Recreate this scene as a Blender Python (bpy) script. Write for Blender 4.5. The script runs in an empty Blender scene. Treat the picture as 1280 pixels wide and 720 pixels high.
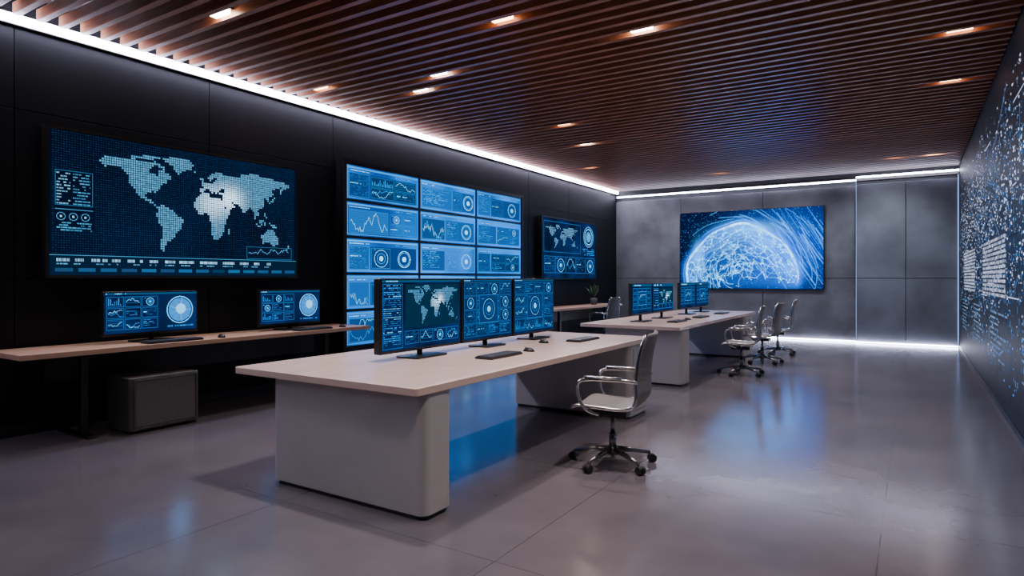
import bpy, math, random
import numpy as np
from mathutils import Vector, Matrix
random.seed(7); rng=np.random.default_rng(7)
S=bpy.context.scene
COL=S.collection

# ------------------------------------------------------------ materials
def nt(name):
    m=bpy.data.materials.new(name); m.use_nodes=True
    n=m.node_tree; n.nodes.clear()
    o=n.nodes.new('ShaderNodeOutputMaterial')
    return m,n,o
def pbr(name,col,rough=.5,metal=0,var=.12,scale=6,bump=0,coat=0,spec=.5,stretch=(1,1,1),rvar=0.08):
    m,n,o=nt(name); L=n.links
    p=n.nodes.new('ShaderNodeBsdfPrincipled')
    tc=n.nodes.new('ShaderNodeTexCoord'); mp=n.nodes.new('ShaderNodeMapping'); mp.inputs['Scale'].default_value=stretch
    nz=n.nodes.new('ShaderNodeTexNoise'); nz.inputs['Scale'].default_value=scale; nz.inputs['Detail'].default_value=6
    L.new(tc.outputs['Object'],mp.inputs[0]); L.new(mp.outputs[0],nz.inputs['Vector'])
    r=n.nodes.new('ShaderNodeValToRGB'); c=np.array(col)
    r.color_ramp.elements[0].position=.3; r.color_ramp.elements[1].position=.7
    r.color_ramp.elements[0].color=(*(c*(1-var)),1); r.color_ramp.elements[1].color=(*np.minimum(c*(1+var),1),1)
    L.new(nz.outputs['Fac'],r.inputs[0]); L.new(r.outputs[0],p.inputs['Base Color'])
    mr=n.nodes.new('ShaderNodeMapRange'); mr.inputs[3].default_value=max(rough-rvar,.02); mr.inputs[4].default_value=min(rough+rvar,1)
    L.new(nz.outputs['Fac'],mr.inputs[0]); L.new(mr.outputs[0],p.inputs['Roughness'])
    p.inputs['Metallic'].default_value=metal; p.inputs['Coat Weight'].default_value=coat
    p.inputs['Specular IOR Level'].default_value=spec
    if bump:
        b=n.nodes.new('ShaderNodeBump'); b.inputs['Strength'].default_value=bump; b.inputs['Distance'].default_value=.01
        L.new(nz.outputs['Fac'],b.inputs['Height']); L.new(b.outputs[0],p.inputs['Normal'])
    L.new(p.outputs[0],o.inputs[0]); return m
def emit(name,col,s,sampling='AUTO'):
    m,n,o=nt(name); e=n.nodes.new('ShaderNodeEmission'); e.inputs[0].default_value=(*col,1); e.inputs[1].default_value=s
    n.links.new(e.outputs[0],o.inputs[0])
    m.cycles.emission_sampling=sampling
    return m
def emit_attr(name,s,sampling):
    m,n,o=nt(name); e=n.nodes.new('ShaderNodeEmission'); e.inputs[1].default_value=s
    a=n.nodes.new('ShaderNodeAttribute'); a.attribute_name='Col'
    n.links.new(a.outputs['Color'],e.inputs[0]); n.links.new(e.outputs[0],o.inputs[0])
    m.cycles.emission_sampling=sampling
    return m
def emit_noise(name,c1,c2,s,scale=.6):
    m,n,o=nt(name); L=n.links
    e=n.nodes.new('ShaderNodeEmission'); e.inputs[1].default_value=s
    tc=n.nodes.new('ShaderNodeTexCoord'); nz=n.nodes.new('ShaderNodeTexNoise'); nz.inputs['Scale'].default_value=scale; nz.inputs['Detail'].default_value=2
    r=n.nodes.new('ShaderNodeValToRGB'); r.color_ramp.elements[0].position=.35; r.color_ramp.elements[1].position=.65
    r.color_ramp.elements[0].color=(*c1,1); r.color_ramp.elements[1].color=(*c2,1)
    L.new(tc.outputs['Object'],nz.inputs['Vector']); L.new(nz.outputs['Fac'],r.inputs[0]); L.new(r.outputs[0],e.inputs[0]); L.new(e.outputs[0],o.inputs[0])
    return m

M_wallL=pbr('dark_wall_panel',(.005,.006,.009),.55,var=.2,scale=2,spec=.22)
M_conc=pbr('dark_concrete',(.12,.12,.135),.6,var=.45,scale=1.5,bump=.25)
M_conc2=pbr('dark_concrete_b',(.13,.14,.165),.55,var=.35,scale=1.3,bump=.25)
M_seam=pbr('seam_black',(.006,.006,.007),.7)
M_black=pbr('black_plastic',(.010,.010,.012),.38)
M_rglass=pbr('display_black',(.004,.005,.008),.5,rvar=.05,spec=.25)
M_ceil=pbr('ceiling_black',(.010,.008,.007),.8)
M_slat=pbr('slat_wood',(.31,.125,.065),.33,var=.35,scale=3,stretch=(1,14,14))
M_top=pbr('desk_wood_top',(.70,.53,.45),.26,var=.035,scale=3,stretch=(5,1,1),rvar=.03)
M_top2=pbr('light_oak_top',(.74,.47,.32),.33,var=.07,scale=4,stretch=(1,5,1))
M_leg=pbr('desk_lacquer',(.40,.385,.395),.6,var=.04,spec=.3)
M_dkmetal=pbr('dark_metal',(.05,.045,.045),.35,metal=.8)
M_chrome=pbr('polished_aluminium',(.70,.68,.67),.2,metal=1,rvar=.04)
M_chromed=pbr('brushed_dark_aluminium',(.30,.29,.29),.28,metal=1,rvar=.04)
M_fabric=pbr('grey_mesh_fabric',(.17,.165,.165),.6,var=.12,scale=60,bump=.15)
M_box=pbr('equipment_case',(.10,.10,.10),.45)
M_grille=pbr('speaker_grille',(.15,.145,.14),.65,var=.3,scale=80,bump=.3)
M_key=pbr('key_caps',(.06,.07,.085),.45)
M_plant=pbr('leaf_green',(.04,.12,.04),.5,var=.4)
M_pot=pbr('pot_ceramic',(.08,.08,.085),.4)
M_led=emit('led_strip',(.78,.75,1.0),80)
M_ledb=emit('led_strip_back',(.72,.74,1.0),30)
M_ledv=emit('led_strip_dim',(.40,.55,1.0),1.0)
M_lampW=emit('lamp_lens_white',(1,.82,.66),42)
M_lampO=emit('lamp_lens_warm',(1,.52,.26),16)
M_pix=emit_attr('screen_pixels',1.45,'NONE')
M_pixg=emit_attr('screen_pixels_led_wall',1.0,'AUTO')
M_bgdim=emit_noise('screen_backlight_dim',(.0,.004,.018),(.0005,.008,.034),1.0,1.2)
M_bgmon=emit_noise('screen_backlight_monitor',(.0,.008,.034),(.0005,.026,.13),1.1,2.0)
M_bgwall=emit_noise('screen_backlight_videowall',(.0,.05,.27),(.0,.24,1.0),1.8,.8)

# floor
def floor_mat():
    m,n,o=nt('polished_concrete_floor'); L=n.links
    p=n.nodes.new('ShaderNodeBsdfPrincipled'); tc=n.nodes.new('ShaderNodeTexCoord')
    nz=n.nodes.new('ShaderNodeTexNoise'); nz.inputs['Scale'].default_value=1.3; nz.inputs['Detail'].default_value=5; nz.inputs['Roughness'].default_value=.5
    L.new(tc.outputs['Object'],nz.inputs['Vector'])
    r=n.nodes.new('ShaderNodeValToRGB'); r.color_ramp.elements[0].position=.2; r.color_ramp.elements[1].position=.8
    r.color_ramp.elements[0].color=(.100,.091,.110,1); r.color_ramp.elements[1].color=(.190,.168,.192,1)
    L.new(nz.outputs['Fac'],r.inputs[0])
    mp=n.nodes.new('ShaderNodeMapping'); mp.inputs['Location'].default_value=(.15,.6,0); L.new(tc.outputs['Object'],mp.inputs[0])
    b=n.nodes.new('ShaderNodeTexBrick'); b.offset=0; b.inputs['Scale'].default_value=1; b.inputs['Brick Width'].default_value=1.6; b.inputs['Row Height'].default_value=1.6
    b.inputs['Mortar Size'].default_value=.004; b.inputs['Mortar Smooth'].default_value=.3
    b.inputs['Color1'].default_value=(1,1,1,1); b.inputs['Color2'].default_value=(.94,.94,.94,1); b.inputs['Mortar'].default_value=(.55,.55,.55,1)
    L.new(mp.outputs[0],b.inputs['Vector'])
    mx=n.nodes.new('ShaderNodeMix'); mx.data_type='RGBA'; mx.blend_type='MULTIPLY'; mx.inputs[0].default_value=1
    L.new(r.outputs[0],mx.inputs[6]); L.new(b.outputs['Color'],mx.inputs[7]); L.new(mx.outputs[2],p.inputs['Base Color'])
    n2=n.nodes.new('ShaderNodeTexNoise'); n2.inputs['Scale'].default_value=1.6; n2.inputs['Detail'].default_value=2; L.new(tc.outputs['Object'],n2.inputs['Vector'])
    mr=n.nodes.new('ShaderNodeMapRange'); mr.inputs[1].default_value=.3; mr.inputs[2].default_value=.7; mr.inputs[3].default_value=.145; mr.inputs[4].default_value=.20
    L.new(n2.outputs['Fac'],mr.inputs[0]); L.new(mr.outputs[0],p.inputs['Roughness'])
    p.inputs['IOR'].default_value=2.3
    L.new(p.outputs[0],o.inputs[0]); return m
M_floor=floor_mat()

# ------------------------------------------------------------ mesh helpers
class MB:
    def __init__(s): s.v=[]; s.f=[]
    def box(s,x0,x1,y0,y1,z0,z1):
        b=len(s.v)
        s.v+=[(x0,y0,z0),(x1,y0,z0),(x1,y1,z0),(x0,y1,z0),(x0,y0,z1),(x1,y0,z1),(x1,y1,z1),(x0,y1,z1)]
        s.f+=[tuple(b+i for i in q) for q in [(3,2,1,0),(4,5,6,7),(0,1,5,4),(1,2,6,5),(2,3,7,6),(3,0,4,7)]]
        return s
    def tube(s,pts,r,n=10):
        pts=[Vector(p) for p in pts]; b=len(s.v); K=len(pts)
        rs=r if isinstance(r,(list,tuple)) else [r]*K
        prev=None
        for i,p in enumerate(pts):
            d=(pts[min(i+1,K-1)]-pts[max(i-1,0)]).normalized()
            if prev is None:
                a=Vector((0,0,1)) if abs(d.z)<.9 else Vector((1,0,0))
                u=d.cross(a).normalized()
            else:
                u=(prev-d*prev.dot(d)).normalized()
            prev=u; w=d.cross(u)
            for k in range(n):
                t=2*math.pi*k/n; q=p+(u*math.cos(t)+w*math.sin(t))*rs[i]; s.v.append(tuple(q))
        for i in range(K-1):
            for k in range(n):
                s.f.append((b+i*n+k,b+i*n+(k+1)%n,b+(i+1)*n+(k+1)%n,b+(i+1)*n+k))
        s.f.append(tuple(b+k for k in range(n))[::-1]); s.f.append(tuple(b+(K-1)*n+k for k in range(n)))
        return s
    def rslab(s,x0,x1,y0,y1,z0,z1,r,n=6):
        b=len(s.v); ring=[]
        for cx,cy,a0 in [(x1-r,y1-r,0),(x0+r,y1-r,90),(x0+r,y0+r,180),(x1-r,y0+r,270)]:
            for k in range(n+1):
                a=math.radians(a0+90*k/n); ring.append((cx+r*math.cos(a),cy+r*math.sin(a)))
        N=len(ring)
        s.v+=[(x,y,z0) for x,y in ring]+[(x,y,z1) for x,y in ring]
        for k in range(N): s.f.append((b+k,b+(k+1)%N,b+N+(k+1)%N,b+N+k))
        s.f.append(tuple(b+k for k in range(N))[::-1]); s.f.append(tuple(b+N+k for k in range(N)))
        return s
    def build(s,name,mat,parent=None,bevel=0,smooth=False):
        me=bpy.data.meshes.new(name); me.from_pydata(s.v,[],s.f); me.materials.append(mat)
        if smooth:
            for p in me.polygons: p.use_smooth=len(p.vertices)<=4
        me.update()
        o=bpy.data.objects.new(name,me); COL.objects.link(o)
        if parent: o.parent=parent
        if bevel:
            m=o.modifiers.new('bevel','BEVEL'); m.width=bevel; m.segments=3; m.limit_method='ANGLE'
        return o
def empty(name,loc=(0,0,0),rz=0):
    e=bpy.data.objects.new(name,None); e.empty_display_size=.2; e.location=loc; e.rotation_euler=(0,0,rz); COL.objects.link(e); return e
def box(name,mat,a,parent=None,bevel=0): return MB().box(*a).build(name,mat,parent,bevel)

# raster -> mesh of lit cells
def raster(name,cv,org,du,dv,parent=None,mat=None,q=96):
    H,W,_=cv.shape; org=Vector(org); du=Vector(du); dv=Vector(dv)
    c=np.round(np.clip(cv,0,8)*q)/q
    V=[];F=[];C=[]
    for j in range(H):
        row=c[j]; lit=row.max(axis=1)>.5/q; i=0
        while i<W:
            if not lit[i]: i+=1; continue
            k=i+1
            while k<W and lit[k] and (row[k]==row[i]).all(): k+=1
            b=len(V)
            for (a,d) in ((i,j+1),(k,j+1),(k,j),(i,j)):
                p=org+du*(a/W)+dv*(d/H); V.append(tuple(p))
            F.append((b,b+1,b+2,b+3)); C+= [(*row[i],1)]*4
            i=k
    me=bpy.data.meshes.new(name); me.from_pydata(V,[],F)
    at=me.color_attributes.new('Col','FLOAT_COLOR','CORNER'); at.data.foreach_set('color',np.array(C,dtype=np.float32).ravel())
    me.materials.append(mat or M_pix); o=bpy.data.objects.new(name,me); COL.objects.link(o)
    if parent: o.parent=parent
    return o
def smooth_raster(name,cv,org,du,dv,parent,mat):
    H,W,_=cv.shape; org=np.array(org,float); du=np.array(du,float); dv=np.array(dv,float)
    jj,ii=np.mgrid[0:H,0:W]
    P=org+du*(ii/(W-1))[...,None]+dv*(jj/(H-1))[...,None]
    idx=(jj*W+ii)
    F=np.stack([idx[1:,:-1],idx[1:,1:],idx[:-1,1:],idx[:-1,:-1]],-1).reshape(-1,4)
    me=bpy.data.meshes.new(name); me.from_pydata(P.reshape(-1,3).tolist(),[],F.tolist())
    at=me.color_attributes.new('Col','FLOAT_COLOR','POINT')
    at.data.foreach_set('color',np.concatenate([cv.reshape(-1,3),np.ones((H*W,1))],1).astype(np.float32).ravel())
    me.materials.append(mat); o=bpy.data.objects.new(name,me); COL.objects.link(o); o.parent=parent; return o

# ------------------------------------------------------------ 2D drawing
def canvas(w,h): return np.zeros((h,w,3))
def rect(c,x,y,w,h,col):
    x,y,w,h=int(x),int(y),int(w),int(h)
    c[max(y,0):max(y+h,0),max(x,0):max(x+w,0)]=col
def frame(c,x,y,w,h,col):
    rect(c,x,y,w,1,col); rect(c,x,y+h-1,w,1,col); rect(c,x,y,1,h,col); rect(c,x+w-1,y,1,h,col)
def line(c,x0,y0,x1,y1,col,add=True):
    n=int(max(abs(x1-x0),abs(y1-y0))*1.3)+2; H,W,_=c.shape
    xs=np.round(np.linspace(x0,x1,n)).astype(int); ys=np.round(np.linspace(y0,y1,n)).astype(int)
    k=(xs>=0)&(xs<W)&(ys>=0)&(ys<H)
    c[ys[k],xs[k]]=np.maximum(c[ys[k],xs[k]],col)
def aaline(c,x0,y0,x1,y1,col):
    n=int(max(abs(x1-x0),abs(y1-y0)))+2; H,W,_=c.shape; col=np.array(col)
    for t in np.linspace(0,1,n):
        x=x0+(x1-x0)*t; y=y0+(y1-y0)*t; xi=int(x); yi=int(y); fx=x-xi; fy=y-yi
        if 0<=xi<W-1 and 0<=yi<H-1:
            c[yi,xi]+=col*(1-fx)*(1-fy); c[yi,xi+1]+=col*fx*(1-fy); c[yi+1,xi]+=col*(1-fx)*fy; c[yi+1,xi+1]+=col*fx*fy
def ring(c,cx,cy,r,col,w=1):
    H,W,_=c.shape; yy,xx=np.mgrid[0:H,0:W]; d=np.hypot(xx-cx,yy-cy); k=abs(d-r)<w*.5; c[k]=np.maximum(c[k],col)
def disc(c,cx,cy,r,col):
    H,W,_=c.shape; yy,xx=np.mgrid[0:H,0:W]; k=np.hypot(xx-cx,yy-cy)<r; c[k]=np.maximum(c[k],col)
def glyphs(c,x,y,w,col,h=3,dens=.75):
    x=int(x); e=x+int(w)
    while x<e:
        L=random.randint(2,7)
        if random.random()<dens: rect(c,x,y,min(L,e-x),h,np.array(col)*random.uniform(.5,1.1))
        x+=L+1
def chart(c,x,y,w,h,col):
    py=y+h*.5
    for i in range(int(w/3)):
        ny=min(max(py+random.uniform(-.3,.3)*h,y),y+h-1); line(c,x+i*3,py,x+i*3+3,ny,col); py=ny
def bars(c,x,y,w,h,col):
    for i in range(0,int(w),4):
        b=random.uniform(.15,1)*h; rect(c,x+i,y+h-b,2,b,np.array(col)*random.uniform(.4,1))
def panel(c,x,y,w,h,col,hi,border=True,kinds='tcbrgtm'):
    col=np.array(col); hi=np.array(hi)
    if border: frame(c,x,y,w,h,col*.5)
    k=random.choice(kinds)
    ix,iy,iw,ih=x+3,y+3,w-6,h-6
    if iw<6 or ih<6: return
    if k=='t':
        for yy in range(int(iy),int(iy+ih-2),4): glyphs(c,ix,yy,iw*random.uniform(.5,1),col,2 if random.random()<.3 else 1)
    elif k=='c':
        chart(c,ix,iy,iw,ih,hi*.8); chart(c,ix,iy,iw,ih,col)
    elif k=='b': bars(c,ix,iy,iw,ih,col)
    elif k=='r':
        r=min(iw,ih)*.48; ring(c,ix+iw/2,iy+ih/2,r,hi); ring(c,ix+iw/2,iy+ih/2,r*.6,col); disc(c,ix+iw/2,iy+ih/2,r*.3,hi)
        glyphs(c,ix,iy,iw*.2,col,2)
    elif k=='m':
        for yy in range(int(iy),int(iy+ih-1),3): glyphs(c,ix,yy,iw,col*.55,1,.5)
        glyphs(c,ix,iy+ih*.4,iw*.6,hi,2)
    else:
        for yy in range(int(iy),int(iy+ih-1),5): line(c,ix,yy,ix+iw-1,yy,col*.4)
        chart(c,ix,iy,iw,ih,hi*.8)

CY=(.012,.25,.80); CH=(.18,.70,1.4)
LANDS=[
[(-167,65),(-165,61),(-158,57),(-150,60),(-140,60),(-133,56),(-125,49),(-124,40),(-117,32),(-110,23),(-105,20),(-95,16),(-88,13),(-83,9),(-78,8),(-82,10),(-84,15),(-88,17),(-87,21),(-91,19),(-95,19),(-98,23),(-97,28),(-90,30),(-84,30),(-81,25),(-80,27),(-81,32),(-75,36),(-73,41),(-67,44),(-60,46),(-65,49),(-56,52),(-60,56),(-65,60),(-72,62),(-78,62),(-77,57),(-80,52),(-83,55),(-92,57),(-94,61),(-86,66),(-82,69),(-90,72),(-105,70),(-125,71),(-140,70),(-157,71)],
[(-120,72),(-105,74),(-90,75),(-75,70),(-65,65),(-68,63),(-78,66),(-88,70),(-85,76),(-70,80),(-90,81),(-110,78),(-122,76)],
[(-73,78),(-55,70),(-50,62),(-44,60),(-38,65),(-22,70),(-18,77),(-25,82),(-45,83),(-62,82)],
[(-79,8),(-72,12),(-62,10),(-52,5),(-50,0),(-35,-6),(-39,-14),(-41,-22),(-48,-27),(-53,-34),(-58,-38),(-65,-42),(-68,-50),(-70,-55),(-75,-50),(-73,-38),(-70,-20),(-76,-14),(-81,-5)],
[(-17,15),(-16,24),(-9,32),(-5,36),(10,37),(11,33),(20,31),(32,31),(35,24),(43,12),(51,12),(42,-1),(40,-10),(40,-16),(35,-22),(32,-28),(26,-34),(19,-34),(15,-26),(12,-15),(13,-6),(9,1),(9,4),(4,6),(-8,4),(-13,9)],
[(44,-24),(44,-17),(49,-12),(50,-16),(47,-25)],
[(-9,37),(-9,43),(-1,44),(-4,48),(3,51),(8,54),(14,54),(20,55),(24,59),(28,60),(22,61),(22,65),(17,61),(14,56),(8,58),(5,61),(12,66),(20,70),(30,71),(42,67),(55,69),(68,69),(72,73),(90,76),(105,78),(115,74),(140,73),(160,70),(178,69),(178,65),(170,60),(163,58),(157,51),(156,58),(162,62),(150,59),(140,55),(137,54),(141,48),(135,43),(129,41),(129,35),(126,36),(122,40),(118,38),(122,31),(118,24),(110,21),(107,18),(109,12),(105,9),(101,13),(103,2),(98,8),(98,16),(91,22),(86,20),(80,15),(78,8),(73,17),(70,22),(62,25),(56,27),(50,30),(56,25),(60,22),(52,16),(44,12),(38,22),(34,28),(36,36),(28,37),(27,40),(35,42),(40,42),(38,46),(32,46),(28,42),(23,38),(19,41),(13,45),(18,40),(15,38),(10,44),(3,43),(-2,37)],
[(-6,50),(2,51),(0,54),(-2,59),(-7,58),(-4,54)],[(-24,64),(-14,64),(-15,67),(-23,66)],
[(130,31),(136,34),(141,35),(143,42),(146,44),(141,46),(138,38),(132,35)],
[(95,6),(106,-6),(103,-1)],[(109,1),(117,7),(119,1),(115,-4),(110,-3)],[(106,-6),(115,-7),(115,-9),(106,-8)],
[(131,0),(141,-2),(151,-10),(143,-9),(137,-7)],[(119,1),(125,2),(122,-5)],[(120,18),(124,14),(126,7),(121,10)],
[(114,-22),(122,-18),(130,-12),(137,-12),(141,-11),(146,-19),(153,-26),(150,-37),(140,-38),(131,-32),(116,-35)],
[(167,-46),(175,-37),(178,-38),(172,-46)]]
def inpoly(px,py,P):
    ins=np.zeros(px.shape,bool); n=len(P)
    for i in range(n):
        x0,y0=P[i]; x1,y1=P[i-1]
        if y0==y1: continue
        k=((y0>py)!=(y1>py))&(px<(x1-x0)*(py-y0)/(y1-y0)+x0); ins^=k
    return ins
def landmask(w,h):
    lon=np.linspace(-172,182,w)[None,:].repeat(h,0); lat=np.linspace(82,-56,h)[:,None].repeat(w,1)
    m=np.zeros((h,w),bool)
    for P in LANDS: m|=inpoly(lon,lat,P)
    return m
def draw_map(c,x,y,w,h,pitch=4,dot=3,base=(.10,.36,.62),bgd=(.02,.06,.10),hot=True,kv=(.7,1.15)):
    nx,ny=int(w/pitch),int(h/pitch); m=landmask(nx,ny)
    for j in range(ny):
        for i in range(nx):
            X=x+i*pitch; Y=y+j*pitch
            if m[j,i]:
                g=0
                if hot:
                    g=2.1*math.exp(-(((i/nx-.62)/.06)**2+((j/ny-.36)/.12)**2))+1.2*math.exp(-(((i/nx-.52)/.07)**2+((j/ny-.42)/.16)**2))
                k=random.uniform(*kv)
                rect(c,X,Y,dot,dot,np.array(base)*k+np.array((.6,.8,.98))*g)
            elif bgd: rect(c,X,Y,1,1,bgd)

# ------------------------------------------------------------ room
XL,XR,YB,YF,ZC=-6.7,.78,15.8,-3.0,3.67
box('floor',M_floor,(XL-.2,XR+.2,YF-.2,YB+.3,-.1,0))
box('ceiling',M_ceil,(XL-.2,XR+.2,YF-.2,YB+.3,ZC+.25,ZC+.35))
wl=empty('wall_left')
mb=MB()
ys=[YF,-1.2,.6,2.37,4.2,6.0,11.2,13.0,YB]
for a,b in zip(ys[:-1],ys[1:]):
    for z0,z1 in ((0,1.4),(1.4,2.9),(2.9,ZC+.25)):
        mb.box(XL-.2,XL,a+.004,b-.004,z0+.004,z1-.004)
mb.build('wall_left_panels',M_wallL,wl,.003)
box('wall_left_core',M_seam,(XL-.25,XL-.02,YF,YB,0,ZC+.25),wl)
wr=empty('wall_right')
mb=MB()
for k in range(8):
    y0=YF+k*2.35
    mb.box(XR,XR+.2,y0+.003,y0+2.347,.06,1.8); mb.box(XR,XR+.2,y0+.003,y0+2.347,1.806,ZC+.25)
mb.build('wall_right_panels',M_rglass,wr,.002)
box('wall_right_core',M_seam,(XR+.02,XR+.25,YF,YB,0,ZC+.25),wr)
box('wall_front',M_wallL,(XL-.2,XR+.2,YF-.2,YF,0,ZC+.25))
wb=empty('wall_back')
mb=MB()
xs=[XL,-4.95,-3.0,-1.05]
for a,b in zip(xs[:-1],xs[1:]):
    for z0,z1 in ((0.02,1.4),(1.4,3.44)): mb.box(a+.006,b-.006,YB-.05,YB+.15,z0+.006,z1-.006)
mb.build('wall_back_panels',M_conc,wb,.004)
box('wall_back_core',M_seam,(XL,XR,YB,YB+.2,0,ZC+.25),wb)
mb=MB()
for a,b in ((-1.05,-.14),(-.14,XR)):
    for z0,z1 in ((0.02,1.4),(1.4,3.44)): mb.box(a+.006,b-.006,YB-.18,YB-.001,z0+.006,z1-.006)
mb.build('wall_return',M_conc2,None,.004)
box('baseboard_left',M_dkmetal,(XL,XL+.004,YF,YB-.2,0,.1))
box('baseboard_right',M_dkmetal,(XR-.006,XR,YF,YB-.2,0,.06))
# slats
PITCH=.175
mb=MB(); y=YF+.05
while y<YB-.35:
    mb.box(XL+.16,XR-.01,y,y+.055,ZC,ZC+.10); y+=PITCH
for xx in (-5.2,-3.4,-1.6,.2): mb.box(xx,xx+.04,YF,YB-.3,ZC+.10,ZC+.14)
mb.build('ceiling_slats',M_slat)
# led strips
t=empty('led_strip_lighting')
box('cove_profile_left',M_dkmetal,(XL,XL+.05,YF,YB-.05,ZC-.045,ZC+.045),t)
box('led_left',M_led,(XL+.05,XL+.085,YF,YB-.1,ZC-.035,ZC+.035),t)
box('cove_profile_back',M_dkmetal,(XL,XR,YB-.05,YB,ZC-.14,ZC-.08),t)
box('led_back_a',M_ledb,(XL+.05,-1.06,YB-.1,YB-.055,ZC-.14,ZC-.11),t)
box('led_back_b',M_ledb,(-1.05,XR-.01,YB-.24,YB-.19,ZC-.10,ZC-.07),t)
box('led_floor_a',M_ledb,(-5.0,-1.06,YB-.09,YB-.052,.01,.035),t)
box('led_floor_b',M_ledb,(-1.05,XR-.02,YB-.22,YB-.182,.01,.035),t)
box('led_corner',M_ledv,(XR-.03,XR-.01,YB-.215,YB-.185,.05,3.5),t)
box('step_glow_strip',M_ledv,(-1.060,-1.052,YB-.16,YB-.13,.05,3.5),t)  # glowing strip added to give the step edge its faint blue reflection

# ------------------------------------------------------------ camera
F=792.; HZ=348.; YAW=math.atan(502/792.)
cam=bpy.data.cameras.new('camera'); co=bpy.data.objects.new('camera',cam); COL.objects.link(co)
co.location=(0,0,1.4); co.rotation_euler=(math.pi/2,0,YAW); cam.sensor_width=36; cam.lens=F/1280*36; cam.shift_y=-(360-HZ)/1280; cam.clip_end=100
S.camera=co

# ------------------------------------------------------------ downlights
lights=[(-5.09,3.29,'W'),(-4.51,5.60,'W'),(-5.08,6.0,'W'),(-6.05,5.22,'O'),(-2.12,5.59,'W'),(-3.08,4.66,'O'),(-4.4,8.38,'O'),(-4.72,9.7,'W'),
        (-5.66,11.8,'O'),(.36,8.86,'O'),(.36,7.2,'O'),(-.3,13.99,'O'),(.31,14.0,'W'),(-3.55,13.98,'O'),(-2.6,1.2,'W'),(-.6,2.4,'W')]
for (x,y,k) in lights:
    n=round((y-(YF+.05)-.115)/PITCH); yc=YF+.05+n*PITCH+.115
    e=empty('recessed_downlight',(x,yc,ZC))
    MB().box(-.13,.13,-.05,.05,.05,.10).build('housing',M_black,e,.004)
    MB().box(-.10,.10,-.035,.035,.02,.05).build('lens',M_lampW if k=='W' else M_lampO,e)
def spot(x,y,p,col=(1,.86,.83),ang=88,blend=1.0,r=.08,z=ZC-.03,tilt=None):
    l=bpy.data.lights.new('added_spot','SPOT'); l.energy=p; l.color=col; l.spot_size=math.radians(ang); l.spot_blend=blend; l.shadow_soft_size=r
    o=bpy.data.objects.new('added_spot',l); o.location=(x,y,z); COL.objects.link(o)
    if tilt: o.rotation_euler=(math.radians(tilt),0,0)
for (x,y,p) in [(-3.1,3.4,330),(-2.8,5.4,270),(-1.1,4.0,300),(-3.0,8.8,270),(-2.6,11.2,250),(-.8,8.0,250),(-.8,11.5,220),(-1.0,1.9,260),(-5.7,3.7,130),(-4.0,1.6,60),(-5.5,12.5,110),(-.5,5.9,180)]:
    spot(x,y,p)  # spots added to brighten desks and aisle, apart from the lens fixtures
for x,p in ((-5.6,120),(-4.0,90),(-2.4,110),(-.5,190)): spot(x,13.9,p,(.78,.85,1),100,.9,.1,ZC-.03,38)  # tilted spots without fixtures, added to wash the back wall with light

# ------------------------------------------------------------ map screen (left wall)
def wall_screen(name,y0,y1,z0,z1,draw,W,H,bg=M_bgdim,depth=.11):
    e=empty(name,(XL+.006,y0,z0)); w=y1-y0; h=z1-z0; x=depth
    box('housing',M_black,(.03,x,0,w,0,h),e,.008)
    box('bracket',M_dkmetal,(0,.03,w*.3,w*.7,h*.3,h*.7),e)
    b=.03
    box('panel',bg,(x,x+.003,b,w-b,b,h-b),e)
    mb=MB(); x1=x+.008
    mb.box(x-.01,x1,0,w,0,b).box(x-.01,x1,0,w,h-b,h).box(x-.01,x1,0,b,b,h-b).box(x-.01,x1,w-b,w,b,h-b)
    mb.build('bezel',M_black,e)
    cv=canvas(W,H); draw(cv)
    raster('display_graphics',cv,(x+.005,b,h-b),(0,w-2*b,0),(0,0,-(h-2*b)),e)
    return e
def d_worldmap(c):
    H,W,_=c.shape
    for y in range(2,H-22,4):
        for x in range(4,W-4,4): rect(c,x,y,2,1,np.array((.003,.04,.11))*random.uniform(.4,1.4))
    draw_map(c,66,16,W-74,H-54,4,3,bgd=None)
    rect(c,6,66,62,100,0)
    for i,y in enumerate(range(70,122,5)):
        glyphs(c,10,y,20,(.2,.55,.85),2); glyphs(c,34,y,26,(.06,.30,.56),2)
    frame(c,8,66,56,58,(.02,.13,.27)); rect(c,8,130,56,1,(.05,.28,.55))
    for x in (12,30,48):
        ring(c,x+4,142,6,(.05,.28,.55)); disc(c,x+4,142,2,(.3,.75,1.1))
    for y in range(152,166,4): glyphs(c,10,y,52,(.06,.34,.64),2)
    y=H-34; rect(c,0,y,W,34,(.001,.010,.034)); rect(c,0,y,W,1,(.05,.28,.55))
    x=10
    for w in (54,60,40,30,70,50,40,60,30):
        glyphs(c,x,y+6,w-14,(.3,.62,.95),5,.8); glyphs(c,x,y+14,w-18,(.1,.33,.6),2); x+=w-2
    for k in range(14):
        rect(c,8+k*34,y+22,26,6,np.array((.008,.07,.18))*random.uniform(.3,1.8))
    chart(c,W-120,H-58,100,18,(.08,.33,.66)); frame(c,W-124,H-62,112,26,(.02,.13,.27))
wall_screen('world_map_display',2.56,5.32,1.40,2.79,d_worldmap,480,240)

def d_third(c):
    H,W,_=c.shape
    frame(c,4,6,W*.66,H*.52,np.array(CY)*.5)
    draw_map(c,8,12,W*.6,H*.44,3,2,(.15,.42,.72),None,False)
    for r_,k in ((22,.5),(17,1.),(10,.6)): ring(c,W*.84,H*.24,r_,np.array(CH)*k,2)
    disc(c,W*.84,H*.24,8,(.05,.4,.8))
    for i in range(5): panel(c,6+i*(W-12)/5,H*.64,(W-20)/5,H*.28,CY,CH)
    for y in range(int(H*.47),int(H*.6),4): glyphs(c,W*.72,y,W*.25,CY,2)
wall_screen('status_display',11.55,14.25,1.38,2.73,d_third,220,120,M_bgmon)

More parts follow.
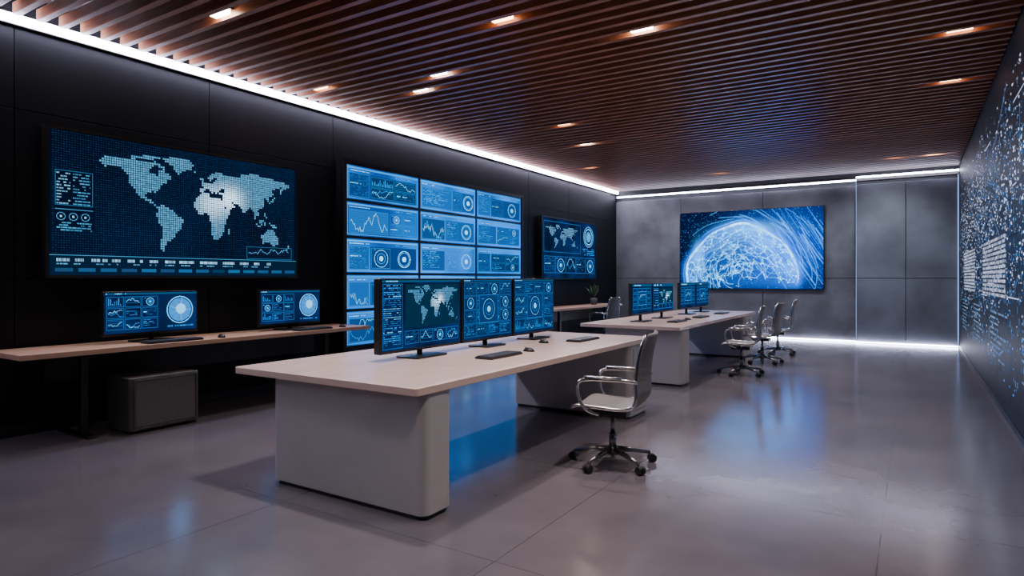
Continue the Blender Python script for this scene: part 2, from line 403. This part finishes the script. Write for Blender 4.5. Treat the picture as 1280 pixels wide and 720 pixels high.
# ------------------------------------------------------------ video wall
vy0,vy1,vz0,vz1=6.05,10.75,.40,3.04
e=empty('video_display_array',(XL+.006,vy0,vz0)); w=vy1-vy0; h=vz1-vz0
box('cabinet',M_black,(.0,.12,0,w,0,h),e,.006)
NC,NR=3,5; bz=.05; tw=(w-bz*2)/NC; th=(h-bz*2)/NR
mbt=MB(); mbb=MB()
for i in range(NC):
    for j in range(NR):
        a=bz+i*tw+.012; b2=bz+(i+1)*tw-.012; c0=bz+j*th+.012; c1=bz+(j+1)*th-.012
        mbt.box(.12,.124,a,b2,c0,c1)
for i in range(NC+1): mbb.box(.11,.137,bz+i*tw-.02,bz+i*tw+.02,bz,h-bz)
for j in range(NR+1): mbb.box(.11,.136,bz,w-bz,bz+j*th-.02,bz+j*th+.02)
mbb.box(.10,.15,0,w,0,bz-.01).box(.10,.15,0,w,h-bz+.01,h).box(.10,.15,0,bz-.01,bz-.01,h-bz+.01).box(.10,.15,w-bz+.01,w,bz-.01,h-bz+.01)
mbt.build('tile_panels',M_bgwall,e); mbb.build('bezels',M_black,e)
for i in range(NC):
    for j in range(NR):
        cv=canvas(230,80); k=random.uniform(.8,1.3)
        c1=np.array((.02,.40,1.1))*k; c2=np.array((.26,.95,1.6))*k
        frame(cv,3,3,224,74,c1); rect(cv,4,4,222,3,c1*.8); glyphs(cv,8,10,60,c2,2); glyphs(cv,150,10,60,c1,2)
        sp=random.choice([70,100,130])
        for (a,b_) in ((8,sp-12),(sp,222-sp)):
            if random.random()<.85: rect(cv,a,17,b_,56,np.array((.0,.05,.21))*random.uniform(.3,2.3))
        panel(cv,8,17,sp-12,56,c1,c2)
        if random.random()<.3:
            cx=sp+(222-sp)*.72; ring(cv,cx,45,21,c2,1.5); ring(cv,cx,45,17,c1,1.5); disc(cv,cx,45,7,c2); panel(cv,sp+3,20,(222-sp)*.4,50,c1,c2)
        else:
            w2=(222-sp)/2
            for q in range(2):
                for r_ in range(2): panel(cv,sp+2+q*w2,19+r_*27,w2-4,25,c1,c2)
        raster('tile_graphics',cv,(.127,bz+i*tw+.02,bz+(j+1)*th-.02),(0,tw-.04,0),(0,0,-(th-.04)),e)

# ------------------------------------------------------------ network dome screen on back wall
gx0,gx1,gz0,gz1=-4.96,-1.68,1.14,3.04
e=empty('network_display',(gx0,YB-.055,gz0)); gw=gx1-gx0; gh=gz1-gz0
box('housing',M_black,(0,gw,-.07,0,0,gh),e,.006)
W,H=380,220; cv=canvas(W,H); yy,xx=np.mgrid[0:H,0:W].astype(float)
cx,cy,RX,RY=168,196,150,158
th_=np.arctan2(cy-yy,xx-cx)
wob=1+.02*np.sin(5*th_)+.012*np.sin(9*th_+1)
d=np.hypot((xx-cx)/RX,(yy-cy)/RY)/wob
below=np.clip((yy-cy-8)/22,0,1); mask=(1-below)
bgk=np.exp(-((xx-285)/115)**2-((yy-110)/100)**2)
cv+=np.array((.0,.035,.26))*(.15+2.6*bgk)[...,None]
cv+=np.array((.0,.17,1.0))*(mask*np.where(d<1,.34+.55*np.exp(-((d-1)/.26)**2),np.exp(-((d-1)/.07)**2)*.9))[...,None]
for (hx,hy,sx,sy,k) in ((195,54,70,20,.8),(52,130,14,40,.8),(235,95,40,24,.4),(120,95,36,22,.3),(300,165,22,20,.45)):
    cv+=np.array((.10,.55,1.15))*(np.exp(-((xx-hx)/sx)**2-((yy-hy)/sy)**2)*k)[...,None]
def P_(a,r):
    w_=1+.02*math.sin(5*a)+.012*math.sin(9*a+1); return cx+RX*r*w_*math.cos(a), cy-RY*r*w_*math.sin(a)
def arc(r0,r1,a0,a1,col,n=40):
    P=[P_(a0+(a1-a0)*i/n,r0+(r1-r0)*i/n) for i in range(n+1)]
    for p,q in zip(P[:-1],P[1:]): aaline(cv,*p,*q,col)
for a0 in np.arange(-.05,3.15,.16):
    k=random.uniform(.6,2.4)
    for rr in (1.0,.99,.975): arc(rr,rr+random.uniform(-.02,.012),a0,a0+random.uniform(.15,.4),np.array((.32,.85,1.3))*k*.6,14)
for _ in range(90):
    a=random.uniform(-.1,3.1); r=random.uniform(.3,1.02); arc(r,r+random.uniform(-.3,.15),a,a+random.uniform(.3,1.3),np.array((.06,.42,.95))*random.uniform(.3,1.2))
for _ in range(26):
    a=random.uniform(0,3.14); px,py=P_(a,random.uniform(.1,.95)); ang=random.uniform(0,6.28); col=np.array((.18,.75,1.3))*random.uniform(.3,1.2)
    for s in range(random.randint(12,30)):
        ang+=random.gauss(0,.3); nx_,ny_=px+3.2*math.cos(ang),py+3.2*math.sin(ang)
        if math.hypot((nx_-cx)/RX,(ny_-cy)/RY)>.98 or ny_>cy+20: ang+=2; continue
        aaline(cv,px,py,nx_,ny_,col); px,py=nx_,ny_
pts=[]
for _ in range(330):
    a=random.uniform(-.05,3.2); r=math.sqrt(random.uniform(.02,1)); pts.append(P_(a,r))
for i,p in enumerate(pts):
    ds=sorted(range(len(pts)),key=lambda k:(pts[k][0]-p[0])**2+(pts[k][1]-p[1])**2)[1:6]
    for k in ds: aaline(cv,*p,*pts[k],np.array((.05,.38,.8))*random.uniform(.15,1.1))
    x,y=int(p[0]),int(p[1])
    if 1<=x<W-2 and 1<=y<H-2: cv[y:y+2,x:x+2]+=np.array((.7,1.2,1.5))*random.uniform(.2,1.6)
for _ in range(80):
    x=random.uniform(240,380); y=random.uniform(-10,150); L=random.uniform(30,110); aaline(cv,x,y,x+L*.5,y+L*.8,np.array((.03,.38,1.3))*random.uniform(.3,1.5))
for _ in range(24):
    a=random.uniform(-.2,1.7); r=random.uniform(1.0,1.5); arc(r,r+random.uniform(-.1,.2),a,a+random.uniform(.3,.9),(.04,.33,1.0))
for _ in range(1300):
    x,y=random.randrange(1,W-2),random.randrange(1,H-2); cv[y,x]+=np.array((.10,.6,1.5))*random.uniform(.1,1.4)
cv=np.minimum(cv,3.0)
smooth_raster('display_graphics',cv*1.3,(.02,-.075,gh-.02),(gw-.04,0,0),(0,0,-(gh-.04)),e,M_pixg)

# ------------------------------------------------------------ right wall display graphics
e=wr
cv=canvas(900,300)
def gl(cx,cy,sx,sy,n,col,s=(1,3)):
    for _ in range(n):
        x=int(random.gauss(cx,sx)); y=int(random.gauss(cy,sy)); k=random.randint(*s)
        if 0<x<896 and 0<y<296: rect(cv,x,y,k,max(1,k-1),np.array(col)*random.uniform(.3,1.5))
WH=(.85,.95,1.3); BL=(.05,.4,1.2)
for x in range(14,890,9):          # faint data columns
    y=random.randint(10,60)
    while y<280:
        n_=random.randint(1,6)
        if random.random()<.5: rect(cv,x,y,2,n_,np.array((.05,.16,.36))*random.uniform(.3,1.6))
        y+=n_+random.randint(2,8)
for (a,b,sx,sy,n) in ((150,110,80,45,620),(330,90,60,40,460),(520,120,80,55,520),(700,100,90,50,480),(300,200,150,30,260)): gl(a,b,sx,sy,n,WH)
gl(450,150,260,90,620,BL)
for x0 in (90,360,640):
    for j in range(13):
        for i in range(44): rect(cv,x0+i*4,145+j*5,3,3,np.array(WH)*random.uniform(.1,.8))
for x0 in (60,250,430,620,780):
    for j in range(9): glyphs(cv,x0,225+j*6,random.uniform(50,120),(.16,.26,.46),2)
for _ in range(70):
    x=random.uniform(0,880); y=random.uniform(20,220); line(cv,x,y,x+random.uniform(-80,80),y+random.uniform(-50,50),(.10,.18,.38))
for _ in range(18):
    x=random.randint(10,850); rect(cv,x,random.randint(20,220),random.randint(20,70),1,(.5,.6,.9))
raster('display_graphics',cv,(XR-.004,15.4,3.35),(0,-12.4,0),(0,0,-3.1),e,q=24)

# ------------------------------------------------------------ monitors / keyboards
def d_dash(c,globe=False,mp=False):
    H,W,_=c.shape; rect(c,0,0,W,4,(.004,.06,.17)); glyphs(c,3,1,40,CH,2)
    if mp:
        for y in range(10,H-8,4): glyphs(c,4,y,W*.2,CY if random.random()<.8 else CH,2 if random.random()<.4 else 1)
        rect(c,W*.27,8,W*.71,H*.64,(.001,.016,.05))
        draw_map(c,W*.28,10,W*.7,H*.62,3,2,(.10,.38,.70),None,True)
        for i in range(4): panel(c,W*.27+i*W*.18,H*.74,W*.17,H*.2,CY,CH)
        frame(c,2,7,int(W*.23),H-10,np.array(CY)*.5)
    elif globe:
        r=H*.30; gx,gy=W*.80,H*.46
        disc(c,gx,gy,r,(.02,.24,.72)); ring(c,gx,gy,r*1.15,CH,2); ring(c,gx,gy,r,CY,1); disc(c,gx+2,gy-2,r*.45,(.25,.8,1.35))
        for s in range(9):
            a=s*.7; line(c,gx,gy,gx+r*math.cos(a),gy+r*math.sin(a),np.array(CH)*random.uniform(.5,1))
        for i in range(3):
            for j in range(3): panel(c,4+i*W*.18,8+j*H*.28,W*.17,H*.26,CY,CH,True)
        glyphs(c,W*.66,H*.88,W*.3,CY,3)
    else:
        rect(c,3,7,W-6,H-12,(.001,.022,.080))
        for i in range(4):
            for j in range(4): panel(c,3+i*(W-6)/4,7+j*(H-12)/4,(W-14)/4,(H-20)/4,CY,CH)
        rect(c,W*.3,H*.26,W*.4,H*.48,(.001,.035,.12)); frame(c,W*.3,H*.26,W*.4,H*.48,CY)
        panel(c,W*.32,H*.3,W*.36,H*.4,CY,CH,False,'rcmg')
def monitor(x,y,z,w,h,gap=.08,kind=0,thick=.05,res=150,rot=0):
    """z = desk surface; screen faces local +X"""
    e=empty('computer_monitor',(x,y,z),rot)
    z0=gap; z1=gap+h
    box('housing',M_black,(-thick,0,-w/2,w/2,z0,z1),e,.008)
    MB().box(-thick-.03,-thick+.005,-w*.3,w*.3,z0+h*.2,z0+h*.8).build('rear_cover',M_black,e,.012)
    b=.014
    box('panel',M_bgmon,(0,.0015,-w/2+b,w/2-b,z0+b*1.6,z1-b),e)
    W=res; H=int(res*(h-2.6*b)/(w-2*b)); cv=canvas(W,H)
    d_dash(cv,kind==1,kind==2)
    raster('display_graphics',cv,(.003,-w/2+b,z1-b),(0,w-2*b,0),(0,0,-(h-2.6*b)),e)
    MB().tube([(-thick*.6,0,.015),(-thick*.6,0,z0+h*.3)],.022,12).build('stand_neck',M_black,e,0,True)
    MB().rslab(-.13,.10,-w*.2,w*.2,0,.014,.03).build('stand_base',M_black,e,.003)
    return e
def keyboard(x,y,z,rot=0,L=.46,D=.16):
    e=empty('keyboard',(x,y,z),rot)
    MB().rslab(-D/2,D/2,-L/2,L/2,0,.016,.012).build('body',M_black,e,.003)
    mb=MB(); nx,ny=5,16; px=(D-.02)/nx; py=(L-.02)/ny
    for i in range(nx):
        for j in range(ny):
            if i==4 and 4<j<10: continue
            a=-D/2+.01+i*px; b=-L/2+.01+j*py; mb.box(a+.002,a+px-.002,b+.002,b+py-.002,.016,.023)
    mb.box(-D/2+.01+4*px+.002,D/2-.012,-L/2+.01+5*py+.002,-L/2+.01+10*py-.002,.016,.023)
    mb.build('keys',M_key,e); return e
def mouse(x,y,z):
    e=empty('computer_mouse',(x,y,z)); mb=MB(); n=12;m=6
    for i in range(m+1):
        ph=math.pi/2*i/m
        for k in range(n):
            t=2*math.pi*k/n; mb.v.append((.055*math.cos(t)*math.cos(ph),.032*math.sin(t)*math.cos(ph),.034*math.sin(ph)))
    for i in range(m):
        for k in range(n): mb.f.append((i*n+k,i*n+(k+1)%n,(i+1)*n+(k+1)%n,(i+1)*n+k))
    mb.f.append(tuple(range(n))[::-1]); mb.build('shell',M_black,e,0,True)
    box('wheel',M_key,(-.035,-.02,-.004,.004,.025,.034),e)

# ------------------------------------------------------------ desks
def island_desk(x0,x1,y0,y1,lx0,ls,le,zt=.78):
    e=empty('office_desk',(x1,y0,0)); w=x1-x0; L=y1-y0
    MB().rslab(-w,0,0,L,zt-.045,zt,.03).build('desktop',M_top,e,.004)
    MB().rslab(lx0-x1,-.012,ls[0]-y0,ls[1]-y0,.03,zt-.045,.06,8).build('slab_leg_near',M_leg,e)
    MB().rslab(lx0-x1+.02,-.03,ls[0]-y0+.02,ls[1]-y0-.02,0,.03,.05).build('plinth_near',M_black,e)
    MB().rslab(lx0-x1,-.012,le[0]-y0,le[1]-y0,.03,zt-.045,.06,8).build('slab_leg_far',M_leg,e)
    MB().rslab(lx0-x1+.02,-.03,le[0]-y0+.02,le[1]-y0-.02,0,.03,.05).build('plinth_far',M_black,e)
    mb=MB(); a,b=le[0]-y0+.08,le[1]-y0-.08
    for k in range(3): mb.box(-.012,-.004,a,b,.08+k*.21,.08+k*.21+.2)
    mb.build('drawer_fronts',M_leg,e,.002)
    mb=MB()
    for k in range(3): mb.box(-.004,.008,(a+b)/2-.06,(a+b)/2+.06,.08+k*.21+.15,.08+k*.21+.16)
    mb.build('drawer_pulls',M_dkmetal,e)
    box('cable_tray',M_dkmetal,(-w*.60,-w*.5,ls[1]-y0,le[0]-y0,zt-.12,zt-.045),e)
    return e
island_desk(-4.03,-2.35,2.71,6.5,-3.72,(2.79,3.06),(5.9,6.42))
island_desk(-3.9,-2.5,7.9,12.5,-3.6,(8.05,8.4),(11.6,12.3))

ZD=.78
for (ya,yb,k) in ((3.40,4.38,2),(4.40,5.21,0),(5.23,6.06,0)):
    monitor(-3.3,(ya+yb)/2,ZD,yb-ya-.01,.565,.055,k,thick=.07,res=240)
keyboard(-2.78,4.2,ZD); mouse(-2.76,4.62,ZD)
keyboard(-2.80,5.75,ZD); mouse(-3.0,5.3,ZD)
for (ya,yb,k) in ((8.30,9.12,0),(9.14,10.1,2),(10.45,11.35,0),(11.37,12.2,0)):
    monitor(-3.3,(ya+yb)/2,ZD,yb-ya-.01,.45,.10,k,res=100)
keyboard(-2.85,8.9,ZD); keyboard(-2.85,10.1,ZD); keyboard(-2.85,11.4,ZD); mouse(-2.85,9.4,ZD)

def console_desk(x0,x1,y0,y1,zt=.785):
    e=empty('console_desk',(x1,y0,0)); w=x1-x0; L=y1-y0
    MB().box(-w,0,0,L,zt-.045,zt).build('desktop',M_top2,e,.004)
    mb=MB()
    for yy in (.55,L-.55):
        mb.box(-.25,-.19,yy-.03,yy+.03,.02,zt-.045); mb.box(-w+.04,-.05,yy-.04,yy+.04,0,.02); mb.box(-w+.04,-.05,yy-.03,yy+.03,zt-.07,zt-.045)
    mb.box(-w+.03,-w+.05,.4,L-.4,.45,zt-.045)
    mb.build('frame_legs',M_dkmetal,e,.003)
console_desk(-6.66,-6.0,2.16,6.0)
console_desk(-6.66,-6.0,11.1,14.5)
ZK=.786
monitor(-6.33,3.38,ZK,.92,.42,.07,1,res=200); monitor(-6.33,5.02,ZK,.88,.42,.06,1,res=180)
keyboard(-6.1,3.45,ZK,L=.55,D=.15); keyboard(-6.1,5.15,ZK,L=.5,D=.15); mouse(-6.08,3.95,ZK); mouse(-6.08,5.6,ZK)

# equipment case under the wall desk
e=empty('subwoofer_cabinet',(-6.35,2.95,0))
MB().rslab(0,.44,0,.66,.02,.5,.05,8).build('case',M_box,e,.008)
mb=MB(); mb.rslab(.405,.45,.05,.61,.05,.47,.01); mb.build('front_grille',M_grille,e,.01)
mb=MB().box(.445,.455,.035,.625,.035,.05).box(.445,.455,.035,.625,.47,.485).box(.445,.455,.035,.05,.05,.47).box(.445,.455,.61,.625,.05,.47); mb.build('grille_trim',M_box,e,.003)
mb=MB()
for a,b in ((.06,.06),(.38,.06),(.06,.6),(.38,.6)): mb.tube([(a,b,0),(a,b,.02)],.02)
mb.build('feet',M_black,e)

# ------------------------------------------------------------ chairs (front = local +Y)
def bez(P,n=8):
    out=[]; P=[Vector(p) for p in P]; K=len(P)
    for i in range(K-1):
        p0,p1,p2,p3=P[max(i-1,0)],P[i],P[i+1],P[min(i+2,K-1)]
        for k in range(n):
            t=k/n; out.append(.5*((2*p1)+(-p0+p2)*t+(2*p0-5*p1+4*p2-p3)*t*t+(-p0+3*p1-3*p2+p3)*t**3))
    out.append(P[-1]); return out
def office_chair(x,y,rz):
    e=empty('office_chair',(x,y,0),rz)
    prof=bez([(0,.25,.435),(0,.20,.455),(0,.05,.450),(0,-.12,.445),(0,-.21,.475),(0,-.255,.56),(0,-.265,.70),(0,-.285,.85),(0,-.325,1.0)],6)
    mb=MB(); nx=12; K=len(prof)
    for i,p in enumerate(prof):
        t=i/(K-1); hw=.235 if t<.45 else .235-.035*((t-.45)/.55)**2
        if t>.93: hw-=.05*((t-.93)/.07)**2
        if t<.06: hw-=.03*((.06-t)/.06)**2
        for k in range(nx+1):
            s=-1+2*k/nx; back=max(0,min(1,(t-.5)/.2))
            mb.v.append((s*hw,p.y+.035*back*s*s,p.z+(1-back)*.012*s*s))
    for i in range(K-1):
        for k in range(nx):
            a=i*(nx+1)+k; mb.f.append((a,a+1,a+nx+2,a+nx+1))
    V=list(mb.v)
    o=mb.build('seat_and_back_sling',M_fabric,e,0,True)
    sm=o.modifiers.new('s','SOLIDIFY'); sm.thickness=.022; sm.offset=0
    mb=MB()
    for i in range(3,K-1,2): mb.tube([V[i*(nx+1)+k] for k in range(nx+1)],.0125,6)
    mb.build('stitched_ribs',M_fabric,e,0,True)
    mb=MB()
    for sgn in (0,nx): mb.tube([V[i*(nx+1)+sgn] for i in range(K)],.013,8)
    mb.build('side_rails',M_chrome,e,0,True)
    mb=MB()
    for s in (-1,1):
        P=bez([(s*.235,-.24,.66),(s*.275,-.16,.675),(s*.285,0,.675),(s*.285,.13,.668),(s*.28,.185,.63),(s*.27,.175,.52),(s*.25,.12,.44),(s*.20,.05,.405)],5)
        mb.tube([tuple(p) for p in P],.013,8)
        mb.box(s*.285-.022,s*.285+.022,-.14,.13,.682,.698)
    mb.build('armrests',M_chrome,e,0,True)
    mb=MB(); mb.box(-.21,.21,-.02,.02,.40,.425); mb.box(-.21,.21,.09,.12,.40,.42); mb.box(-.07,.07,-.12,.14,.365,.405)
    mb.build('seat_carrier',M_dkmetal,e,.005)
    mb=MB(); mb.tube([(0,0,.12),(0,0,.24)],.028,14); mb.tube([(0,0,.24),(0,0,.37)],.017,12); mb.build('gas_lift',M_chromed,e,0,True)
    mb=MB(); mc=MB(); mb.tube([(0,0,.075),(0,0,.135)],.042,16)
    for k in range(5):
        a=2*math.pi*k/5+.3; c,s=math.cos(a),math.sin(a)
        mb.tube([(c*.02,s*.02,.115),(c*.15,s*.15,.10),(c*.30,s*.30,.072)],[.024,.019,.013],8)
        mb.tube([(c*.295,s*.295,.078),(c*.295,s*.295,.045)],.009,8)
        for q in (-1,1):
            px,py=c*.315-s*q*.016,s*.315+c*q*.016
            mc.tube([(px+s*.010,py-c*.010,.030),(px-s*.010,py+c*.010,.030)],.030,14)
        mc.tube([(c*.315+s*.02,s*.315-c*.02,.04),(c*.315-s*.02,s*.315+c*.02,.04)],.022,10)
    mb.build('star_base',M_chromed,e,0,True); mc.build('casters',M_black,e)
    return e
office_chair(-1.92,4.45,math.radians(90+8))
office_chair(-2.12,9.6,math.radians(90+5))
office_chair(-2.12,11.1,math.radians(84))
office_chair(-2.12,12.5,math.radians(95))
office_chair(-5.55,12.4,math.radians(80))

# potted plant on far desk
e=empty('potted_plant',(-6.3,13.5,ZK))
MB().tube([(0,0,0),(0,0,.03),(0,0,.16)],[.06,.07,.09],16).build('pot',M_pot,e,0,True)
mb=MB()
for k in range(26):
    a=random.uniform(0,6.28); l=random.uniform(.16,.34); tl=random.uniform(.1,.8)
    dx,dy=math.cos(a),math.sin(a); b=len(mb.v)
    for i in range(6):
        t=i/5; r=l*tl*t; z=.15+l*(t-.35*tl*t*t)*1.2; wd=.022*math.sin(math.pi*min(t*.9+.1,1))
        mb.v+= [(dx*r-dy*wd,dy*r+dx*wd,z),(dx*r+dy*wd,dy*r-dx*wd,z)]
    for i in range(5): mb.f.append((b+2*i,b+2*i+1,b+2*i+3,b+2*i+2))
mb.build('leaves',M_plant,e)

# world
w=bpy.data.worlds.new('world'); S.world=w; w.use_nodes=True
w.node_tree.nodes['Background'].inputs[0].default_value=(.02,.025,.04,1); w.node_tree.nodes['Background'].inputs[1].default_value=.3
